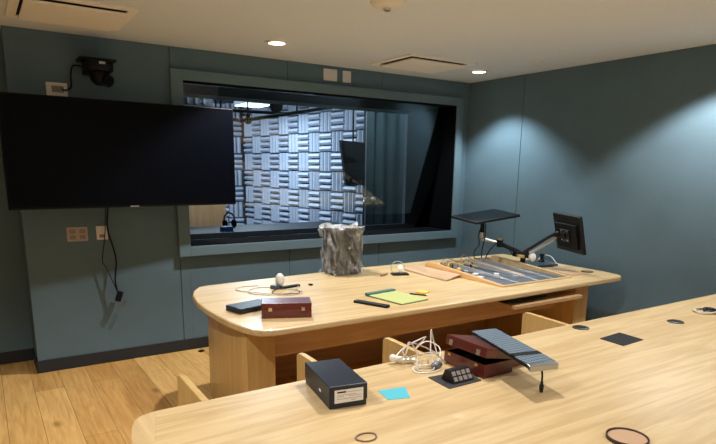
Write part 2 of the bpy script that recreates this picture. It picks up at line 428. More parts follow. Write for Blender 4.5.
# ceiling rig
def rig(name, label, pts, r, drop):
    t = thing(name, label, 'pipe', pts[0])
    MB().tube(pts, r, smooth=1).build('pipe', 'pipe', t, smooth=True)
    for p in drop: MB().tube([p, (p[0], p[1], 3.0)], .012, smooth=1).build('hanger', 'pipe', t)
    return t
rig('lighting_pipe', 'black studio lighting pipe slanting up across the tile wall', [(2.80, 7.0, 2.15), (4.40, 7.05, 2.452)], .022, [(3.60, 7.02, 2.31)])
rig('lighting_pipe', 'short level black pipe just under the round studio globe', [(2.45, 7.1, 2.275), (3.50, 7.1, 2.285)], .022, [(2.6, 7.1, 2.28)])
rig('lighting_pipe', 'black pipe stub beside the television corner, meeting the clamp', [(2.45, 7.0, 2.17), (2.77, 6.97, 2.157)], .02, [(2.5, 7.0, 2.17)])
t = thing('stage_lamp', 'small black stage lamp clamped where the studio pipes meet', 'stage lamp', (2.88, 6.93, 2.10))
MB().ball((2.88, 6.93, 2.155), .045).build('housing', 'pipe', t, smooth=True)
MB().box(2.86, 2.90, 6.91, 6.95, 2.17, 2.235).build('clamp', 'pipe', t)
MB().tube([(2.88, 6.93, 2.23), (2.88, 6.93, 3.0)], .01, smooth=1).build('hanging_rod', 'pipe', t)
t = thing('globe_lamp', 'black ball hanging from the studio ceiling near the bright lamp', 'globe', (3.27, 6.95, 2.27))
MB().ball((3.27, 6.95, 2.352), .085, 24).build('globe', 'blackm', t, smooth=True)
MB().tube([(3.27, 6.95, 2.43), (3.27, 6.95, 3.0)], .01, smooth=1).build('hanging_rod', 'pipe', t)
for i, (x, y, lb) in enumerate(((3.66, 8.6, 'bright cool white lamp panel on the studio ceiling'),)):
    t = thing('studio_lamp', lb, 'lamp', (x, y, 2.50))
    MB().box(x-.21, x+.21, y-.25, y+.25, 2.52, 2.58).build('housing', 'alu2', t)
    MB().box(x-.20, x+.20, y-.23, y+.23, 2.51, 2.52).build('diffuser', 'lamp', t)
    MB().tube([(x-.2, y, 2.58), (x-.2, y, 3.0)], .01, smooth=1).build('hanger', 'pipe', t)
    MB().tube([(x+.2, y, 2.58), (x+.2, y, 3.0)], .01, smooth=1).build('hanger', 'pipe', t)
t = thing('air_duct', 'dark boxy duct under the studio ceiling at the top left of the window', 'air duct', (2.5, 8.2, 2.40))
MB().box(2.0, 2.82, 8.0, 8.5, 2.40, 2.99).build('casing', 'studiograu', t, bevel=.004)
for k in range(5): MB().box(2.24+k*.11, 2.27+k*.11, 7.985, 8.0, 2.42, 2.95).build('rib', 'alu2', t)
for x in (2.1, 2.7): MB().box(x-.02, x+.02, 8.2, 8.3, 2.99, 3.0).build('hanger', 'pipe', t)
# studio counter and what stands on it
t = thing('studio_counter', 'dark slate counter just behind the studio window', 'counter', (3.0, 6.7, 0))
MB().box(1.3, 4.3, 5.95, 7.4, .79, .83).build('worktop', 'slate', t, bevel=.004)
MB().box(1.35, 4.25, 6.0, 7.35, 0, .79).build('cabinet', 'blackm', t)
MB().box(1.3, 4.3, 5.94, 5.95, .81, .832).build('front_edge', 'sand', t)
t = thing('wooden_cabinet', 'pale wooden cabinet deep in the studio, seen under the television', 'cabinet', (2.45, 8.0, 0))
MB().box(1.85, 2.95, 8.0, 8.45, .08, 1.5).build('carcass', 'sand', t, bevel=.004)
MB().box(1.88, 2.92, 8.03, 8.42, 0, .08).build('plinth', 'blackm', t)
MB().box(1.89, 2.39, 7.985, 8.0, .12, 1.46).build('door', 'sand', t, bevel=.003)
MB().box(2.41, 2.91, 7.985, 8.0, .12, 1.46).build('door', 'sand', t, bevel=.003)
solo(MB().box(2.23, 2.35, 6.15, 6.26, .831, .945).build('storage_box', 'blue', bevel=.006), 'small blue box on the slate studio counter', 'box')
t = thing('headphones', 'black headphones lying on the slate counter beside the wooden cabinet', 'headphones', (2.63, 7.1, .83))
MB().ball((2.60, 7.1, .885), .055, sc=(.6, 1, 1)).build('ear_cup', 'blackm', t, smooth=True)
MB().ball((2.72, 7.1, .885), .055, sc=(.6, 1, 1)).build('ear_cup', 'blackm', t, smooth=True)
MB().tube([(2.59, 7.1, .90), (2.60, 7.1, .98), (2.66, 7.1, 1.02), (2.72, 7.1, .98), (2.73, 7.1, .90)], .011).build('headband', 'blackm', t, smooth=True)
# ------------------------------------------------------------------ ceiling fittings
def downlight(x, y, label):
    t = thing('downlight', label, 'downlight', (x, y, H-.012), 'recessed ceiling downlights')
    MB().lathe([(.062, 0), (.088, .002), (.092, .012), (.062, .012), (.062, 0)], (x, y, H-.012), 32).build('trim_ring', 'white', t, smooth=True)
    MB().cyl(.062, .004, .009, (x, y, H-.012), 32).build('lens', 'lens', t)
    return t
downlight(2.02, 4.26, 'lit round downlight above the studio window')
downlight(4.156, 4.281, 'lit round downlight near the right wall corner')
def vent(cx, cy, sx, sy, label):
    t = thing('ceiling_vent', label, 'air vent', (cx, cy, H-.034), 'square ceiling diffusers')
    f = MB(); a = .055; z0 = H-.012
    f.box(cx-sx, cx+sx, cy-sy, cy-sy+a, z0, H).box(cx-sx, cx+sx, cy+sy-a, cy+sy, z0, H).box(cx-sx, cx-sx+a, cy-sy+a, cy+sy-a, z0, H).box(cx+sx-a, cx+sx, cy-sy+a, cy+sy-a, z0, H)
    f.build('frame', 'ventwhite', t, bevel=.002)
    MB().box(cx-sx+a, cx+sx-a, cy-sy+a, cy+sy-a, H-.004, H-.001).build('throat', 'dark', t)
    MB().box(cx-sx+a+.012, cx+sx-a-.012, cy-sy+a+.012, cy+sy-a-.012, H-.034, H-.020).box(cx-.02, cx+.02, cy-.02, cy+.02, H-.020, H-.004).build('face_plate', 'ventwhite', t, bevel=.003)
vent(.60, 4.23, .34, .33, 'large pale square air vent above the television, cut by the picture top')
vent(3.465, 4.28, .375, .30, 'pale square air vent over the right end of the studio window')
t = thing('smoke_detector', 'white round smoke detector at the top centre of the ceiling', 'smoke detector', (2.07, 2.90, H-.04))
MB().lathe([(0, .008), (.055, .008), (.085, .018), (.1, .04), (0, .04)], (2.07, 2.90, H-.04), 32).build('housing', 'white', t, smooth=True)
MB().lathe([(0, -.008), (.02, -.007), (.022, .008), (0, .008)], (2.07, 2.90, H-.04), 20).build('sensor', 'nickel', t, smooth=True)
solo(MB().lathe([(0, 0), (.04, 0), (.046, .012), (0, .012)], (4.183, 3.595, H-.0118), 28).build('ceiling_cover', 'white', smooth=True), 'small flat white cover disc on the ceiling near the right wall', 'sprinkler cover')
# ------------------------------------------------------------------ wall fittings
def plate(x0, x1, z0, z1, y, m, name, label, cat, extra):
    t = thing(name, label, cat, ((x0+x1)/2, y, z0))
    MB().box(x0, x1, y-.007, y, z0, z1).build('cover_plate', m, t, bevel=.002)
    extra(t)
    return t
def ex_blank(x, z):
    def f(t): MB().cyl(.004, 0, .003, (x, YB-.007, z), 10, (0, -1, 0)).build('screw', 'nickel', t)
    return f
plate(2.80, 2.945, 2.395, 2.500, YB, 'plate', 'wall_plate', 'wide pale blank plate above the studio window, left of a narrow one', 'wall plate', ex_blank(2.872, 2.448))
plate(3.01, 3.10, 2.395, 2.500, YB, 'plate', 'wall_plate', 'narrow pale blank plate above the studio window, right of a wide one', 'wall plate', ex_blank(3.055, 2.448))
def ex_net(t):
    MB().box(.525, .605, YB-.012, YB-.007, 2.112, 2.158).build('socket_insert', 'insert', t, bevel=.002)
plate(.49, .63, 2.088, 2.18, YB, 'plate', 'network_outlet', 'white framed outlet with grey insert just above the television', 'outlet', ex_net)
def ex_quad(t):
    for k in range(2):
        for j in range(2):
            x = .575+k*.07; z = 1.047+j*.045
            MB().box(x-.022, x+.022, YB-.011, YB-.007, z-.016, z+.016).build('socket', 'insert', t, bevel=.002)
plate(.535, .683, 1.015, 1.125, YB, 'plategrey', 'power_outlet', 'pinkish grey double power outlet on the wall under the television', 'outlet', ex_quad)
def ex_jack(t):
    MB().box(.765, .805, YB-.011, YB-.007, 1.035, 1.06).build('jack', 'insert', t, bevel=.002)
plate(.745, .828, 1.018, 1.127, YB, 'plate', 'network_outlet', 'white outlet beside the hanging black cord under the television', 'outlet', ex_jack)
# wall camera
t = thing('wall_camera', 'black wall-mounted camera above the television', 'camera', (.825, 4.80, 2.18))
MB().box(.74, .91, 4.86, YB, 2.25, 2.35).build('wall_bracket', 'blueblack', t, bevel=.004)
MB().box(.70, .95, 4.72, 4.90, 2.335, 2.352).build('shelf', 'blueblack', t, bevel=.003)
MB().lathe([(0, 0), (.098, 0), (.108, .012), (.108, .055), (.095, .07), (0, .07)], (.825, 4.78, 2.265), 32).build('base_body', 'blueblack', t, smooth=True)
hd = MB().ball((.835, 4.77, 2.235), .072, 24)
hd.cyl(.045, 0, .07, (.85, 4.76, 2.22), 24, (.45, -.7, -.35)); hd.build('head', 'blueblack', t, smooth=True)
MB().cyl(.032, .07, .076, (.85, 4.76, 2.22), 24, (.45, -.7, -.35)).build('lens', 'screen', t)
MB().box(.82, .86, 4.665, 4.672, 2.305, 2.32).build('indicator', 'alu2', t)
MB().tube([(.74, 4.86, 2.30), (.68, 4.88, 2.305), (.66, 4.895, 2.25), (.655, 4.895, 2.16), (.62, 4.90, 2.13), (.59, 4.906, 2.135)], .006).build('cable', 'blueblack', t, smooth=True)
# television
ang = math.radians(-3.2)
t = thing('television', 'large black flat television on the left wall, overlapping the studio window', 'television', (1.003, 4.715, 1.282), rot=(0, 0, -ang))
Wt, Ht = 1.685, .782
b = MB().box(-Wt/2, Wt/2, -.012, .022, 0, Ht); b.box(-Wt/2+.25, Wt/2-.25, .022, .05, .08, Ht-.15); b.build('housing', 'bezel', t, bevel=.004)
MB().box(-Wt/2+.008, Wt/2-.008, -.0135, -.012, .016, Ht-.008).build('screen', 'screen', t)
MB().box(-.032, .032, -.0138, -.0118, .0045, .0105).build('badge', 'alu2', t)
MB().box(-.3, .3, .05, .09, .2, .55).box(-.12, .12, .09, .21, .25, .5).build('wall_mount', 'blackm', t)
# TV cord hangs from the set
tvm = Matrix.Translation(t.location) @ t.rotation_euler.to_matrix().to_4x4()
def hung(mb, name, m, parent, **k):
    o = mb.build(name, m, None, **k); o.data.transform(tvm.inverted()); o.parent = parent; return o
cord = hung(MB().tube([(.835, 4.80, 1.33), (.83, 4.85, 1.25), (.822, 4.87, 1.10), (.855, 4.875, .95), (.868, 4.875, .84), (.85, 4.87, .70), (.858, 4.87, .60)], .0065), 'cord', 'blueblack', t, smooth=True)
hung(MB().tube([(.815, 4.80, 1.33), (.81, 4.86, 1.2), (.80, 4.88, 1.05), (.768, 4.88, .86), (.79, 4.88, .80), (.845, 4.87, .64), (.862, 4.868, .58)], .0035), 'thin_cable', 'blueblack', cord, smooth=True)
hung(MB().box(.848, .892, 4.852, 4.888, .515, .60, rot=(0, .35, 0)), 'plug', 'blueblack', cord, bevel=.008)
hung(MB().box(.885, .915, 4.858, 4.882, .468, .518, rot=(0, .35, 0)), 'plug_cap', 'clear', cord, bevel=.006)
# ------------------------------------------------------------------ back desk
def arc(c, r, a0, a1, n=6): return [(c[0]+r*math.cos(math.radians(a0+(a1-a0)*i/n)), c[1]+r*math.sin(math.radians(a0+(a1-a0)*i/n))) for i in range(n+1)]
T = .74
desk = thing('control_desk', 'long pale maple control desk with rounded end below the studio window', 'desk', (2.8, 3.4, 0))
left = [(1.34, 4.085), (1.27, 4.06), (1.20, 3.95), (1.145, 3.80), (1.11, 3.60), (1.098, 3.42), (1.10, 3.20), (1.115, 3.02), (1.135, 2.90), (1.165, 2.81), (1.205, 2.765), (1.27, 2.745)]
top = left + [(2.1, 2.735), (3.2, 2.742), (4.36, 2.765)] + arc((4.42, 2.875), .11, -90, -5, 5) + [(4.56, 3.0), (4.57, 3.5), (4.57, 4.20), (3.6, 4.22), (2.8, 4.19), (2.0, 4.14)]
MB().prism(top, .702, T).build('desktop', 'maple', desk, bevel=.009, seg=3)
ped = [(1.335, 4.0), (1.32, 3.98), (1.242, 3.80), (1.202, 3.60), (1.184, 3.42), (1.173, 3.20), (1.165, 3.05), (1.160, 2.95), (1.162, 2.90), (1.335, 2.90)]
MB().prism(ped, 0, .702).build('end_pedestal', 'maplez', desk, bevel=.003)
MB().box(1.335, 4.0, 3.05, 3.075, .475, .702).build('apron', 'maplex', desk)
MB().box(1.335, 4.0, 3.85, 3.875, 0, .702).build('modesty_panel', 'maplex', desk)
MB().box(4.0, 4.17, 2.87, 4.05, 0, .702).build('end_pedestal', 'maplez', desk, bevel=.003)
MB().prism([(3.14, 2.732), (3.90, 2.732), (3.98, 3.02), (3.14, 3.02)], .622, .648).build('keyboard_shelf', 'maplex', desk, bevel=.003)
MB().box(3.12, 3.55, 2.80, 2.90, .664, .702).build('drawer_slide', 'blackm', desk, bevel=.003)
# loose plank strip and equipment tray on the desk
tr = thing('equipment_tray', 'sloping wooden framed metal tray sunk into the right of the control desk', 'equipment tray', (3.62, 3.4, T))
X0, X1, F0, F1 = 3.24, 4.02, 2.96, 3.83
hf, hb = .012, .072
MB().prism([(F0-.02, T), (F0-.02, T+hf), (F1-.05, T+hb), (F1, T+hb-.004), (F1+.03, T+.03), (F1+.03, T)], X0-.018, X0+.012, 'X').build('frame_cheek', 'orange', tr, bevel=.002)
MB().prism([(F0-.02, T), (F0-.02, T+hf), (F1-.05, T+hb), (F1, T+hb-.004), (F1+.03, T+.03), (F1+.03, T)], X1-.012, X1+.018, 'X').build('frame_cheek', 'maple', tr, bevel=.002)
MB().box(X0+.012, X1-.012, F0-.02, F0+.004, T, T+hf).build('front_rail', 'maple', tr, bevel=.002)
MB().box(X0+.012, X1-.012, F1-.01, F1+.03, T, T+hb-.02).build('rear_rail', 'maple', tr, bevel=.002)
MB().box(X0+.012, X1-.012, F0+.004, F1-.01, T+.0005, T+.004).build('tray_floor', 'alu', tr)
def slopebar(x0, x1, ya, yb, dz0, dz1, name, m):
    def z(y): return T+hf+(hb-hf)*(y-F0)/(F1-F0)
    MB().prism([(ya, max(T+.004, z(ya)+dz0)), (ya, z(ya)+dz1), (yb, z(yb)+dz1), (yb, z(yb)+dz0)], x0, x1, 'X').build(name, m, tr, bevel=.001)
slopebar(X0+.20, X0+.215, F0+.005, F1-.01, -.06, -.006, 'divider', 'alu2')
slopebar(X0+.42, X0+.435, F0+.005, F1-.01, -.06, -.006, 'divider', 'alu2')
slopebar(X0+.46, X0+.52, F0+.25, F1-.01, -.05, -.02, 'wooden_strip', 'plank')
slopebar(X0+.60, X0+.615, F0+.005, F1-.01, -.06, -.006, 'divider', 'alu2')
rnd = random.Random(11)
bits = [(3.34, 3.30, .055, .045, .010, 'white'), (3.41, 3.42, .05, .04, .012, 'white'), (3.53, 3.30, .03, .04, .022, 'white'), (3.32, 3.50, .02, .05, .03, 'black'), (3.60, 3.16, .05, .02, .02, 'alu2')]
for q in range(16): bits.append((rnd.uniform(3.28, 3.66), rnd.uniform(3.50, 3.79), rnd.uniform(.012, .04), rnd.uniform(.012, .035), rnd.uniform(.02, .06), rnd.choice(['brass', 'black', 'amber', 'alu2', 'brown', 'black'])))
for k, (x, y, sx, sy, h, m) in enumerate(bits):
    MB().box(x-sx/2, x+sx/2, y-sy/2, y+sy/2, T+.004, T+.004+h, rot=(0, 0, k*.4)).build('connector', m, tr, bevel=.002)
MB().tube([(3.28, 3.75, .78), (3.40, 3.78, .83), (3.52, 3.74, .80), (3.60, 3.78, .85), (3.70, 3.76, .80), (3.76, 3.68, .77)], .004).build('wire', 'brown', tr, smooth=True)
MB().tube([(3.30, 3.66, .76), (3.38, 3.70, .81), (3.48, 3.66, .79), (3.56, 3.69, .80), (3.60, 3.6, .765)], .003).build('wire', 'amber', tr, smooth=True)
solo(MB().quadslab([(3.025, 3.90, .752), (3.005, 3.335, .752), (3.215, 3.40, .768), (3.215, 4.0, .768)], .010).build('loose_board', 'plank', bevel=.0015), 'loose thin brown board leaning against the metal tray frame on the control desk', 'board')
solo(MB().box(4.12, 4.30, 2.98, 3.30, T, T+.012, rot=(0, 0, -.12)).build('wood_strip', 'plank', bevel=.0015), 'thin flat wood offcut near the right end of the control desk', 'board')
t = thing('cable_grommet', 'round brown cable cover at the far right end of the control desk', 'grommet', (4.40, 3.06, T))
MB().lathe([(0, 0), (.05, 0), (.05, .006), (.038, .009), (.038, .006)], (4.40, 3.06, T), 28).build('ring', 'rim', t, smooth=True)
MB().cyl(.038, .005, .0085, (4.40, 3.06, T), 28).build('cap', 'brown', t)
# monitor arms
t = thing('screen_bracket', 'two-armed black and silver screen bracket standing behind the metal tray', 'screen bracket', (4.07, 3.48, T))
px, py = 3.84, 3.80
MB().cyl(.02, 0, .135, (px, py, 1.035), 20).build('upper_post', 'black', t, smooth=True)
MB().cyl(.03, 0, .05, (px, py, .99), 20).build('joint', 'silver', t, smooth=True)
MB().tube([(px, py, .985), (3.96, 3.70, .945)], .017, smooth=1).build('silver_arm', 'silver', t, smooth=True)
MB().tube([(3.96, 3.70, .945), (4.05, 3.53, .875)], .020, smooth=1).build('inner_arm', 'black', t, smooth=True)
MB().cyl(.030, -.032, .032, (3.965, 3.69, .942), 20).build('joint', 'blackm', t, smooth=True)
MB().cyl(.022, .032, .05, (3.965, 3.69, .942), 20).build('joint_cap', 'brass', t, smooth=True)
MB().tube([(px-.02, py-.02, 1.12), (px-.07, py-.03, 1.03), (px-.06, py-.03, .93), (px-.10, py-.02, .88), (px-.08, py, .81), (px-.03, py-.02, .80)], .005).build('cable', 'black', t, smooth=True)
MB().tube([(px+.01, py-.03, 1.12), (px-.01, py-.05, 1.0), (px-.03, py-.04, .88), (px-.02, py-.03, .80)], .005).build('cable', 'black', t, smooth=True)
MB().box(4.02, 4.12, 3.40, 3.56, T, T+.016).build('base_plate', 'black', t, bevel=.003)
MB().cyl(.024, .014, .10, (4.07, 3.50, T), 20).build('post', 'black', t, smooth=True)
MB().box(3.98, 4.12, 3.46, 3.54, .835, .885, rot=(0, .1, -.5)).build('joint_block', 'blackm', t, bevel=.008)
MB().box(3.95, 4.02, 3.44, 3.48, .842, .868, rot=(0, .1, -.5)).build('joint_cover', 'brass', t, bevel=.005)
MB().ball((4.11, 3.43, .84), .042, 20, sc=(1, .6, 1)).build('knob', 'white', t, smooth=True)
MB().tube([(4.05, 3.48, .885), (4.19, 3.33, 1.03), (4.22, 3.30, 1.055)], .014, smooth=1).build('arm_bar', 'black', t, smooth=True)
MB().tube([(4.07, 3.46, .855), (4.21, 3.32, .995), (4.24, 3.29, 1.03)], .014, smooth=1).build('arm_bar', 'silver', t, smooth=True)
MB().cyl(.022, -.03, .03, (4.075, 3.47, .875), 20, (.7, .7, 0)).build('elbow', 'black', t, smooth=True)
MB().tube([(4.22, 3.30, 1.05), (4.245, 3.24, 1.06)], .02, smooth=1).ball((4.235, 3.27, 1.055), .03).build('tilt_head', 'black', t, smooth=True)
MB().tube([(4.0, 3.55, .84), (3.96, 3.6, .93), (3.92, 3.68, .95), (3.90, 3.76, .86), (3.90, 3.8, .79)], .005).build('cable', 'black', t, smooth=True)
t = thing('monitor', 'black flat screen lying nearly level on the silver arm', 'monitor', (3.875, py, 1.165), rot=(.10, -.09, 0))
MB().box(-.275, .275, -.165, .165, .008, .032).build('housing', 'black', t, bevel=.006)
MB().prism([(-.19, .012), (.19, .012), (.12, -.006), (-.12, -.006)], -.10, .10, 'Y').build('rear_cover', 'blackm', t, bevel=.003)
MB().box(-.26, .26, -.15, .15, .032, .0335).build('screen', 'screen', t)
MB().box(-.05, .05, -.05, .05, -.012, -.004).build('mounting_plate', 'blackm', t)
# right monitor: its back faces the room; screen towards the right wall
ra = math.radians(-82)
t = thing('monitor', 'black monitor on the black arm, its back to the room beside the right wall', 'monitor', (4.285, 3.17, .91), rot=(math.radians(15), math.radians(2), math.radians(-107)))
MB().box(-.19, .19, .0, .03, 0, .335).build('housing', 'black', t, bevel=.006)
MB().box(-.17, .17, .03, .0315, .02, .31).build('screen', 'screen', t)
b = MB().prism([(-.14, .04), (.14, .04), (.15, .26), (-.15, .26)], -.022, 0, 'Y'); b.build('rear_cover', 'blackm', t, bevel=.008)
MB().box(-.055, .055, -.034, -.022, .10, .21).build('mounting_plate', 'grommet', t, bevel=.003)
MB().cyl(.028, .034, .05, (0, 0, .155), 20, (0, -1, 0)).build('pivot', 'black', t, smooth=True)
for a in (-.04, .04):
    for c in (.12, .20): MB().cyl(.005, .034, .038, (a, 0, c), 10, (0, -1, 0)).build('screw', 'nickel', t)
# phone-like base with joystick
t = thing('joystick_console', 'dark blue-grey wedge console with a black stick behind the metal tray', 'console', (4.36, 3.52, T))
MB().prism([(4.22, 3.68), (4.17, 3.41), (4.42, 3.38), (4.52, 3.60), (4.45, 3.69)], T, T+.022).build('body', 'bluegrey', t, bevel=.008)
MB().lathe([(.03, 0), (.028, .012), (.018, .02), (.018, .05), (.024, .056), (.022, .075), (0, .078)], (4.39, 3.55, T+.021), 20).build('stick', 'black', t, smooth=True)
MB().tube([(4.46, 3.66, .75), (4.52, 3.64, .80), (4.53, 3.56, .80), (4.51, 3.47, .747), (4.45, 3.36, .7435)], .0035).build('cable', 'white', t, smooth=True)
# ------------------------------------------------------------------ things on the back desk
t = thing('wrapped_loudspeaker', 'dark loudspeaker wrapped in a clear plastic bag on the control desk', 'loudspeaker', (2.46, 4.03, T))
MB().box(2.345, 2.60, 3.92, 4.13, T+.006, T+.375).build('cabinet', 'speaker', t, bevel=.015, seg=3)
MB().lathe([(.085, 0), (.08, .004), (.03, -.02), (0, -.022)], (2.473, 3.918, T+.13), 28, (0, -1, 0)).build('woofer', 'cone', t, smooth=True)
MB().lathe([(.038, 0), (.03, .005), (0, .009)], (2.473, 3.918, T+.29), 24, (0, -1, 0)).build('tweeter', 'cone', t, smooth=True)
MB().cyl(.012, 0, .006, (2.473, 3.918, T+.225), 16, (0, -1, 0)).build('badge', 'silver', t)
bm_ = MB(); rnd = random.Random(7); NR, NC = 22, 56; rows = []
def bagp(k, v):
    a = 2*PI*k/NC; ca, sa = math.cos(a), math.sin(a)
    n_ = 7; rr = (abs(ca)**n_+abs(sa)**n_)**(-1/n_)
    grow = .014+.016*math.sin(a*3+v*5)*math.sin(v*9+a)+.012*math.sin(a*9+v*13)
    if v > .9: grow += .006
    if v < .14: grow += .010
    return 2.4725+(.1325+grow)*rr*ca, 4.025+(.107+grow)*rr*sa, T+.004+v*.393+(.012*math.sin(a*4+1)+.012*math.sin(a*7) if v > .95 else 0)
for j in range(NR+1):
    rows.append([bm_.bm.verts.new(bagp(k, j/NR)) for k in range(NC)])
for A_, B_ in zip(rows, rows[1:]):
    for k in range(NC): bm_.bm.faces.new([A_[k], A_[(k+1) % NC], B_[(k+1) % NC], B_[k]])
bm_.build('plastic_bag', 'film', t, smooth=True)
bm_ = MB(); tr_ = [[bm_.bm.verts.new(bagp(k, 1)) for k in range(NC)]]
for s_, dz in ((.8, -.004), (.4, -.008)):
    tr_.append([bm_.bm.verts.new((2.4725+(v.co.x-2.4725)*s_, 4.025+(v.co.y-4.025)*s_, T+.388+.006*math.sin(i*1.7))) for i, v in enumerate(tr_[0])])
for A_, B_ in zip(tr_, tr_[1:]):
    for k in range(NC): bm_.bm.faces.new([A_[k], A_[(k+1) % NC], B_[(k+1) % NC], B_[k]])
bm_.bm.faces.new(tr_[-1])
bm_.build('lit_bag_top', 'film_lit_top', t, smooth=True)  # milkier film imitates light falling on the bag top
# red box and flat case
t = thing('wooden_box', 'closed red mahogany box with two metal latches on the control desk', 'box', (1.461, 3.008, T), rot=(0, 0, math.radians(-24)))
MB().box(-.145, .145, -.077, .077, 0, .056).build('body', 'redx', t, bevel=.003)
MB().box(-.145, .145, -.077, .077, .057, .09).build('lid', 'redx', t, bevel=.003)
for x in (-.095, .095): MB().box(x-.010, x+.010, -.082, -.077, .044, .064).build('latch', 'nickel', t, bevel=.001)
t = thing('flat_case', 'flat black case lying beside the red box on the control desk', 'case', (1.33, 3.25, T), rot=(0, 0, math.radians(14)))
MB().box(-.125, .125, -.075, .075, 0, .016).build('base', 'navy', t, bevel=.004)
MB().box(-.125, .125, -.075, .075, .0165, .034).build('lid', 'navy', t, bevel=.004)
MB().box(-.03, .03, -.079, -.075, .010, .022).build('latch', 'black', t, bevel=.001)
# white headed device with cable
t = thing('desk_microphone', 'white egg-headed desk device amid coiled wires on the control desk', 'microphone', (1.767, 3.737, T))
MB().lathe([(.012, 0), (.022, .008), (.032, .03), (.034, .05), (.028, .075), (.014, .092), (0, .095)], (1.767, 3.737, T+.014), 24).build('head', 'white', t, smooth=True)
MB().box(1.70, 1.76, 3.70, 3.76, T, T+.028, rot=(0, 0, .4)).build('clip', 'bluegrey', t, bevel=.006)
MB().box(1.75, 1.92, 3.70, 3.735, T, T+.016, rot=(0, 0, .15)).build('stem', 'black', t, bevel=.004)
cb = [(1.92, 3.735, T+.006), (1.86, 3.66, T+.004), (1.74, 3.54, T+.004), (1.60, 3.55, T+.004), (1.50, 3.66, T+.004), (1.56, 3.78, T+.004), (1.68, 3.80, T+.004), (1.78, 3.66, T+.007), (1.84, 3.52, T+.004), (1.72, 3.47, T+.004), (1.58, 3.60, T+.007), (1.46, 3.80, T+.004), (1.54, 3.90, T+.004), (1.66, 3.88, T+.004)]
MB().tube(cb, .003).build('cable', 'ivory', t, smooth=True)
MB().tube([(1.84, 3.60, T+.004), (1.80, 3.50, T+.004), (1.68, 3.50, T+.009), (1.64, 3.60, T+.004), (1.74, 3.68, T+.009), (1.84, 3.60, T+.004)], .003).build('cable', 'black', t, smooth=True)
solo(MB().box(1.995, 2.02, 3.70, 3.73, T, T+.012).build('cable_clip', 'black', bevel=.003), 'tiny black clip lying alone right of the coiled wires', 'clip')
# remote, pad, notes, pen
t = thing('remote_control', 'black stick remote lying left of the yellow notepad', 'remote control', (2.045, 2.965, T), rot=(0, 0, math.radians(-68)))
MB().box(-.13, .13, -.02, .02, 0, .018).build('body', 'black', t, bevel=.005)
MB().box(-.11, -.05, -.012, .012, .018, .0195).build('button_panel', 'grommet', t)
ang = math.atan2(3.257-3.192, 2.442-2.188)
t = thing('notepad', 'yellow-green notepad with dark green binding on the control desk', 'notepad', (2.31, 3.05, T), rot=(0, 0, ang-.12))
MB().box(-.125, .125, -.175, .175, .0, .004).build('backing_card', 'green', t)
MB().box(-.125, .125, -.175, .150, .0042, .011).build('paper_block', 'yellow', t, bevel=.001)
MB().box(-.129, .129, .140, .180, .0042, .021).build('binding', 'green', t, bevel=.002)
t = thing('sticky_notes', 'small amber sticky note pad beside the yellow notepad', 'sticky notes', (2.58, 3.10, T), rot=(0, 0, .5))
MB().box(-.04, .04, -.04, .04, 0, .009).build('paper_block', 'amber', t, bevel=.001)
t = thing('pen', 'black pen lying between the yellow notepad and amber sticky notes', 'pen', (2.50, 3.04, T), rot=(0, 0, math.radians(-56)))
MB().cyl(.005, -.07, .05, (0, 0, .0055), 12, (1, 0, 0)).build('barrel', 'black', t, smooth=True)
MB().lathe([(.005, .05), (.0015, .066), (0, .066)], (0, 0, .0055), 12, (1, 0, 0)).build('tip', 'silver', t, smooth=True)
# white plug with clear loop
t = thing('microphone_puck', 'white upright puck with a looped clear cable right of the loudspeaker', 'puck', (2.86, 3.74, T))
MB().box(2.79, 2.93, 3.70, 3.78, T, T+.014, rot=(0, 0, -.4)).build('base', 'black', t, bevel=.004)
MB().lathe([(0, -.02), (.03, -.018), (.036, -.006), (.036, .012), (.025, .022), (0, .024)], (2.865, 3.735, T+.048), 24, (.75, -.55, .35)).build('body', 'white', t, smooth=True)
lp = [(2.84+.056*math.cos(a)*.84, 3.745-.056*math.cos(a)*.55, T+.062+.052*math.sin(a)) for a in [2*PI*i/12 for i in range(12)]]
MB().tube(lp, .0024, closed=True).build('cable_loop', 'alu2', t, smooth=True)
MB().cyl(.009, -.05, .05, (2.72, 3.77, T+.0095), 14, (.85, .4, 0)).build('wooden_handle', 'brown', t, smooth=True)
# ------------------------------------------------------------------ front table
tab = thing('meeting_table', 'pale maple table with rounded end filling the foreground', 'table', (2.4, 1.3, 0))
lf = [(.50, 2.002), (.44, 2.0), (.395, 1.985), (.365, 1.955), (.347, 1.90), (.332, 1.84), (.31, 1.72), (.285, 1.52), (.278, 1.30), (.285, 1.08), (.31, .88), (.34, .72), (.38, .64), (.44, .60), (.50, .598)]
seam = [(.45, 2.001), (.385, 1.75), (.360, 1.50), (.352, 1.30), (.360, 1.08), (.385, .85), (.45, .599)]
endp = [(.45, 2.001)] + lf[1:-1] + seam[::-1][:-1]
MB().prism(endp, .702, T).build('end_band', 'mapley', tab, bevel=.0012, seg=2)
MB().prism([(4.56, .598), (4.56, 2.002)] + seam, .702, T).build('tabletop', 'maple', tab, bevel=.0005)
for x in (.634, 1.198, 1.70, 2.763):
    MB().prism([(1.35, 0), (1.35, .70), (2.006, .70), (2.010, .738), (2.29, .745), (2.32, .742), (2.335, .728), (2.338, 0)], x-.014, x+.014, 'X').build('support_panel', 'maplez', tab, bevel=.003)
MB().box(.8, 4.3, 1.30, 1.33, 0, .70).build('modesty_panel', 'maplex', tab)
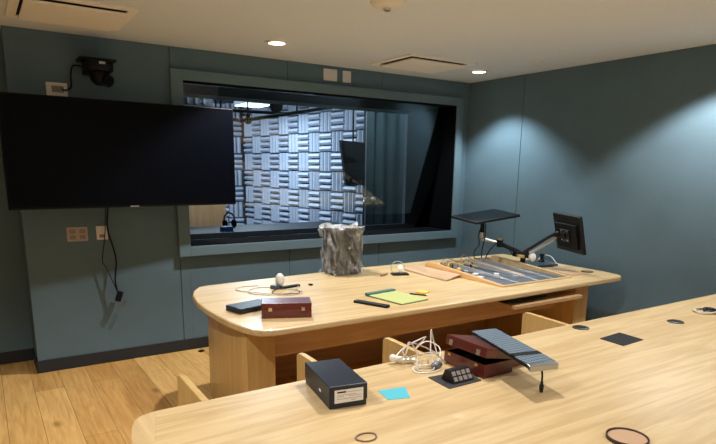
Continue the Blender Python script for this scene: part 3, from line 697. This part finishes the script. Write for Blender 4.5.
# navy box
t = thing('storage_box', 'long navy cardboard box with a white label on the front table', 'box', (1.085, 1.815, T), rot=(0, 0, math.radians(-10.5)))
MB().box(-.073, .073, -.145, .145, 0, .058).build('tray', 'navy', t, bevel=.002)
MB().box(-.0755, .0755, -.1475, .1475, .024, .087).build('lid', 'navy', t, bevel=.003)
lb = MB().box(-.055, .058, -.1487, -.1475, .022, .072).build('label', 'label', t)
MB().box(-.045, -.010, -.1492, -.1487, .060, .066).build('bold_print', 'ink', lb)
pm = MB()
for x0, x1, z in ((-.006, .05, .061), (-.045, .03, .051), (-.045, -.02, .045), (.0, .05, .045), (-.045, .05, .036), (.01, .03, .029)): pm.box(x0, x1, -.149, -.1487, z, z+.0018)
pm.build('small_print', 'greyink', lb)
MB().box(-.0762, -.0755, -.055, -.035, .035, .045).build('side_mark', 'label', t)
# sticky note
solo(MB().prism([(1.242, 1.744), (1.36, 1.722), (1.307, 1.622), (1.223, 1.65)], T, T+.0015).build('sticky_note', 'cyan'), 'cyan square sticky note on the front table', 'sticky note')
# tangled wires
t = thing('tangled_earphones', 'tangle of cream wires and plugs on the front table edge', 'earphones', (1.60, 1.90, T))
tk = [(1.50, 1.95, .762), (1.53, 1.90, .80), (1.575, 1.93, .845), (1.60, 1.90, .79), (1.555, 1.84, .746), (1.62, 1.81, .748), (1.66, 1.88, .79), (1.70, 1.93, .84), (1.722, 1.955, .875), (1.735, 1.95, .82), (1.71, 1.89, .76), (1.65, 1.84, .745), (1.58, 1.88, .77), (1.54, 1.93, .80), (1.60, 1.95, .83), (1.68, 1.95, .80), (1.74, 1.90, .76), (1.72, 1.85, .745), (1.66, 1.86, .80), (1.60, 1.92, .78), (1.55, 1.98, .745), (1.62, 1.99, .745)]
MB().tube([(x-.035, y, z) for x, y, z in tk], .0032).build('cable', 'ivory', t, smooth=True)
t2 = [(1.52, 1.965, .765), (1.60, 1.99, .80), (1.67, 1.94, .85), (1.70, 1.97, .83), (1.66, 1.99, .78), (1.73, 1.99, .81), (1.76, 1.93, .79), (1.70, 1.87, .75), (1.62, 1.84, .76), (1.56, 1.87, .75), (1.54, 1.82, .745), (1.60, 1.79, .745), (1.66, 1.80, .745)]
MB().tube([(x-.04, y, z) for x, y, z in t2], .0028).build('cable', 'white', t, smooth=True)
MB().cyl(.014, -.025, .025, (1.505, 1.965, .763), 16, (.8, -.3, -.2)).ball((1.485, 1.975, .768), .017).build('plug', 'white', t, smooth=True)
MB().cyl(.011, -.02, .03, (1.545, 1.94, .756), 16, (.8, -.4, 0)).build('plug_sleeve', 'nickel', t, smooth=True)
MB().ball((1.615, 1.825, .757), .016, 20, sc=(1.9, 1.1, 1)).build('earpiece', 'alu', t, smooth=True)
# pop-up socket box
t = thing('popup_socket', 'black pop-up cable box open in the front table near the red case', 'socket box', (1.595, 1.68, T))
MB().prism([(1.508, 1.756), (1.694, 1.741), (1.676, 1.612), (1.499, 1.612)], T, T+.003).build('plate', 'grommet', t)
pu = MB().prism([(1.632, .743), (1.668, .792), (1.695, .790), (1.715, .743)], 1.545, 1.655, 'X'); pu.build('socket_module', 'black', t, bevel=.002)
for i in range(4):
    for j in range(2):
        k0, k1 = (.16, .46) if j == 0 else (.56, .86); q = lambda k: (1.632+.036*k, .743+.049*k)
        (ya, za), (yb, zb) = q(k0), q(k1)
        MB().prism([(ya, za), (yb, zb), (yb-.0024, zb+.0018), (ya-.0024, za+.0018)], 1.551+i*.026, 1.569+i*.026, 'X').build('socket', 'insert', t)

# flush cover plates
solo(MB().prism([(2.857, 1.75), (2.842, 1.604), (2.650, 1.594), (2.660, 1.735)], T, T+.003).build('cover_plate', 'blackm'), 'flat black square cover plate set in the front table', 'cover plate')
def grom(x, y, label):
    t = thing('cable_grommet', label, 'grommet', (x, y, T), 'black round grommets in the front table')
    MB().lathe([(0, 0), (.045, 0), (.045, .004), (.036, .007), (.034, .004), (0, .004)], (x, y, T), 28).build('ring', 'grommet', t, smooth=True)
    MB().prism(arc((x, y), .033, 40, 320, 16), T+.003, T+.0065).build('cap', 'black', t)
grom(2.757, 1.922, 'round black grommet at the front table edge beside a wooden support panel')
grom(3.363, 1.718, 'round black grommet alone between the square plate and the coiled cable')
# coiled cable at right
t = thing('coiled_cable', 'coil of pale and dark cable at the right edge of the front table', 'cable', (3.79, 1.75, T))
pts = [(3.79+(.085+.012*math.sin(a*1.7))*math.cos(a), 1.755+(.06+.01*math.cos(a*2.3))*math.sin(a), T+.005+.002*(i % 5)) for i, a in enumerate([k*.45 for k in range(44)])]
MB().tube(pts, .004, smooth=3).build('cable', 'ivory', t, smooth=True)
pts = [(3.82+(.05+.012*math.sin(a*1.3))*math.cos(a), 1.745+(.04+.01*math.cos(a*1.9))*math.sin(a), T+.008+.002*(i % 6)) for i, a in enumerate([k*.5 for k in range(40)])]
MB().tube(pts, .0055, smooth=3).build('dark_cable', 'black', t, smooth=True)
MB().box(3.79, 3.84, 1.73, 1.755, T, T+.02).build('plug', 'black', t, bevel=.004)
# red case, propped open
cx0, cx1, cy0, cy1 = 1.70, 1.872, 1.623, 1.873
t = thing('wooden_case', 'red mahogany case propped half open on the front table under a blue-grey device', 'case', ((cx0+cx1)/2, (cy0+cy1)/2, T))
b = MB(); wl = .007; hz = T+.058
b.box(cx0, cx1, cy0, cy1, T, T+.006).box(cx0, cx0+wl, cy0, cy1, T+.006, hz).box(cx1-wl, cx1, cy0, cy1, T+.006, hz).box(cx0+wl, cx1-wl, cy0, cy0+wl, T+.006, hz).box(cx0+wl, cx1-wl, cy1-wl, cy1, T+.006, hz)
b.build('body', 'red', t)
MB().box(cx0+wl, cx1-wl, cy0+wl, cy1-wl, T+.006, T+.03).build('lining', 'dark', t)
hl = .042; la = math.radians(11)
lid = MB(); lid.box(cx0, cx1, cy0, cy1, hz+hl-.006, hz+hl).box(cx0, cx0+wl, cy0, cy1, hz, hz+hl-.006).box(cx1-wl, cx1, cy0, cy1, hz, hz+hl-.006).box(cx0+wl, cx1-wl, cy0, cy0+wl, hz, hz+hl-.006).box(cx0+wl, cx1-wl, cy1-wl, cy1, hz, hz+hl-.006)
def hinge(mb):
    R = Matrix.Translation(Vector((cx1, 0, hz))) @ Matrix.Rotation(la, 4, 'Y') @ Matrix.Translation(-Vector((cx1, 0, hz)))
    mb.bm.transform(R); return mb
lo = hinge(lid).build('lid', 'red', t, bevel=.0015)
for y in (cy0+.045, cy1-.035):
    hinge(MB().box(cx0-.004, cx0, y-.010, y+.010, hz+.002, hz+.026)).build('latch', 'nickel', lo, bevel=.001)
    MB().box(cx0-.003, cx0, y-.008, y+.008, hz-.014, hz-.004).build('catch', 'brass', t)
sx0, sx1 = 1.883, 2.0
t = thing('wooden_box', 'small closed reddish box hidden beneath the blue-grey device', 'box', (1.94, 1.78, T))
MB().box(sx0, sx1, 1.66, 1.88, T, T+.05).build('body', 'red', t, bevel=.002)
MB().box(sx0, sx1, 1.66, 1.88, T+.051, T+.082).build('lid', 'red', t, bevel=.002)
# blue-grey device
D = [Vector(p) for p in ((1.851, 1.860, .870), (1.990, 1.842, .866), (1.842, 1.366, .866), (1.705, 1.390, .870))]
t = thing('conference_device', 'blue-grey perforated device with silver front end lying across the red case', 'audio device', (1.85, 1.62, .825))
def lerp(a, b, k): return a+(b-a)*k
def slab(k0, k1, th0, th1, dz0=0, dz1=0, inset=0):
    A, B = lerp(D[0], D[3], k0), lerp(D[1], D[2], k0); E_, F_ = lerp(D[0], D[3], k1), lerp(D[1], D[2], k1)
    z = Vector((0, 0, 1)); mb = MB()
    A = A+z*dz0; B = B+z*dz0; E_ = E_+z*dz1; F_ = F_+z*dz1
    V = [A, B, F_, E_, A-z*th0, B-z*th0, F_-z*th1, E_-z*th1]
    mb._add([tuple(v) for v in V], [(0, 1, 2, 3), (7, 6, 5, 4)] + [(i, 4+i, 4+(i+1) % 4, (i+1) % 4) for i in range(4)])
    return mb
slab(0, .985, .006, .014, -.004, -.005).build('underside', 'blackm', t)
slab(0, .70, .004, .004).build('perforated_top', 'checker', t)
slab(.70, .77, .004, .004, .001, .001).build('dark_band', 'blackm', t)
slab(.77, .955, .004, .004, 0, -.001).build('front_panel', 'checker', t)
slab(.955, 1.0, .019, .024, -.001, -.005).build('front_edge', 'silver', t, bevel=.002)
MB().tube([(1.80, 1.42, .84), (1.79, 1.40, .82), (1.787, 1.395, .79)], .004).build('plug_lead', 'black', t, smooth=True)
MB().lathe([(0, 0), (.004, .001), (.008, .006), (.009, .03), (.005, .038), (.005, .048), (0, .048)], (1.787, 1.395, .7405), 16).build('plug', 'black', t, smooth=True)
# tan disc and elastic band
t = thing('table_cap', 'round tan disc with dark raised rim at the bottom edge of the picture', 'disc', (1.705, .975, T))
MB().cyl(.0605, 0, .007, (1.705, .975, T), 40).build('disc', 'tan', t)
MB().lathe([(.0605, 0), (.066, 0), (.066, .012), (.063, .013), (.0605, .011), (.0605, 0)], (1.705, .975, T), 40).build('rim', 'rim', t, smooth=True)
el = [(.978+.036*math.cos(a)*(1+.06*math.sin(3*a)), 1.432+.028*math.sin(a), T+.003) for a in [2*PI*i/14 for i in range(14)]]
solo(MB().tube(el, .0027, closed=True).build('elastic_band', 'elastic', smooth=True), 'thin brown elastic band lying alone on the front table', 'elastic band')
solo(MB().box(1.48, 1.525, 4.79, 4.825, 0, .012, rot=(0, 0, .5)).build('cable_scrap', 'black', bevel=.003), 'small black scrap on the floor against the back wall', 'scrap')
# ------------------------------------------------------------------ lights
WARM = (1, .97, .93)
def spot(x, y, p, col=WARM, size=118, blend=.35, z=H-.03, r=.035):
    l = bpy.data.lights.new('downlight_beam', 'SPOT'); l.energy = p; l.color = col; l.spot_size = math.radians(size); l.spot_blend = blend; l.shadow_soft_size = r
    o = bpy.data.objects.new('downlight_beam', l); C.objects.link(o); o.location = (x, y, z); return o
spot(2.02, 4.26, 165, (1, .97, .93)); spot(4.156, 4.281, 104, (.88, .98, 1), 112, .5)
for x in (-.1, 2.02, 4.16):
    for y in (2.14, 0.0, -2.1): spot(x, y, {-.1: 112, 2.02: 110, 4.16: 122}[x] if y > 1 else 62)
def area(x, y, z, sx, sy, p, col, rot=(0, 0, 0)):
    l = bpy.data.lights.new('studio_lamp_and_fill', 'AREA'); l.shape = 'RECTANGLE'; l.size = sx; l.size_y = sy; l.energy = p; l.color = col
    o = bpy.data.objects.new('studio_lamp_and_fill', l); C.objects.link(o); o.location = (x, y, z); o.rotation_euler = rot; return o
area(3.66, 8.6, 2.50, .4, .46, 62, (.72, .86, 1))
area(2.9, 10.0, 2.95, 1.0, .5, 45, (.72, .86, 1))  # added fill without a fixture, brightens the far tiles
area(3.3, 7.9, 2.95, .8, .8, 42, (.72, .86, 1))  # added fill without a fixture, general studio brightness
area(4.35, 6.4, 2.9, .25, .25, 16, (.78, .9, 1), (0, math.radians(-35), 0))  # added light without a fixture, grazes the curtain folds
o = spot(2.3, 6.9, 120, (1, .95, .86), 46, .4, 2.9); o.name = 'added_cabinet_beam'; o.rotation_euler = (math.radians(33), 0, 0)  # added warm spot without a fixture, brightens the wooden cabinet
w = bpy.data.worlds.new('world'); bpy.context.scene.world = w; w.use_nodes = True
w.node_tree.nodes['Background'].inputs[0].default_value = (.01, .01, .012, 1)
# ------------------------------------------------------------------ camera
yaw, pit, roll = [math.radians(v) for v in (33.2042, -12.30699, .80264)]
f = Vector((math.sin(yaw)*math.cos(pit), math.cos(yaw)*math.cos(pit), math.sin(pit)))
r = Vector((math.cos(yaw), -math.sin(yaw), 0)); u = r.cross(f)
r2 = math.cos(roll)*r+math.sin(roll)*u; u2 = -math.sin(roll)*r+math.cos(roll)*u
cd = bpy.data.cameras.new('camera'); cd.sensor_width = 36; cd.lens = 36*574.84/716; cd.shift_y = 71.566/716; cd.clip_start = .05
co = bpy.data.objects.new('camera', cd); C.objects.link(co)
mtx = Matrix((r2, u2, -f)).transposed().to_4x4(); mtx.translation = (0, 0, 1.6); co.matrix_world = mtx
S = bpy.context.scene; S.camera = co
S.view_settings.view_transform = 'Standard'; S.view_settings.look = 'None'; S.view_settings.gamma = 1; S.view_settings.use_curve_mapping = False
S.view_settings.exposure = 0
S.cycles.use_denoising = True
S.cycles.max_bounces = 10; S.cycles.diffuse_bounces = 6; S.cycles.transparent_max_bounces = 16
S.cycles.sample_clamp_indirect = 5
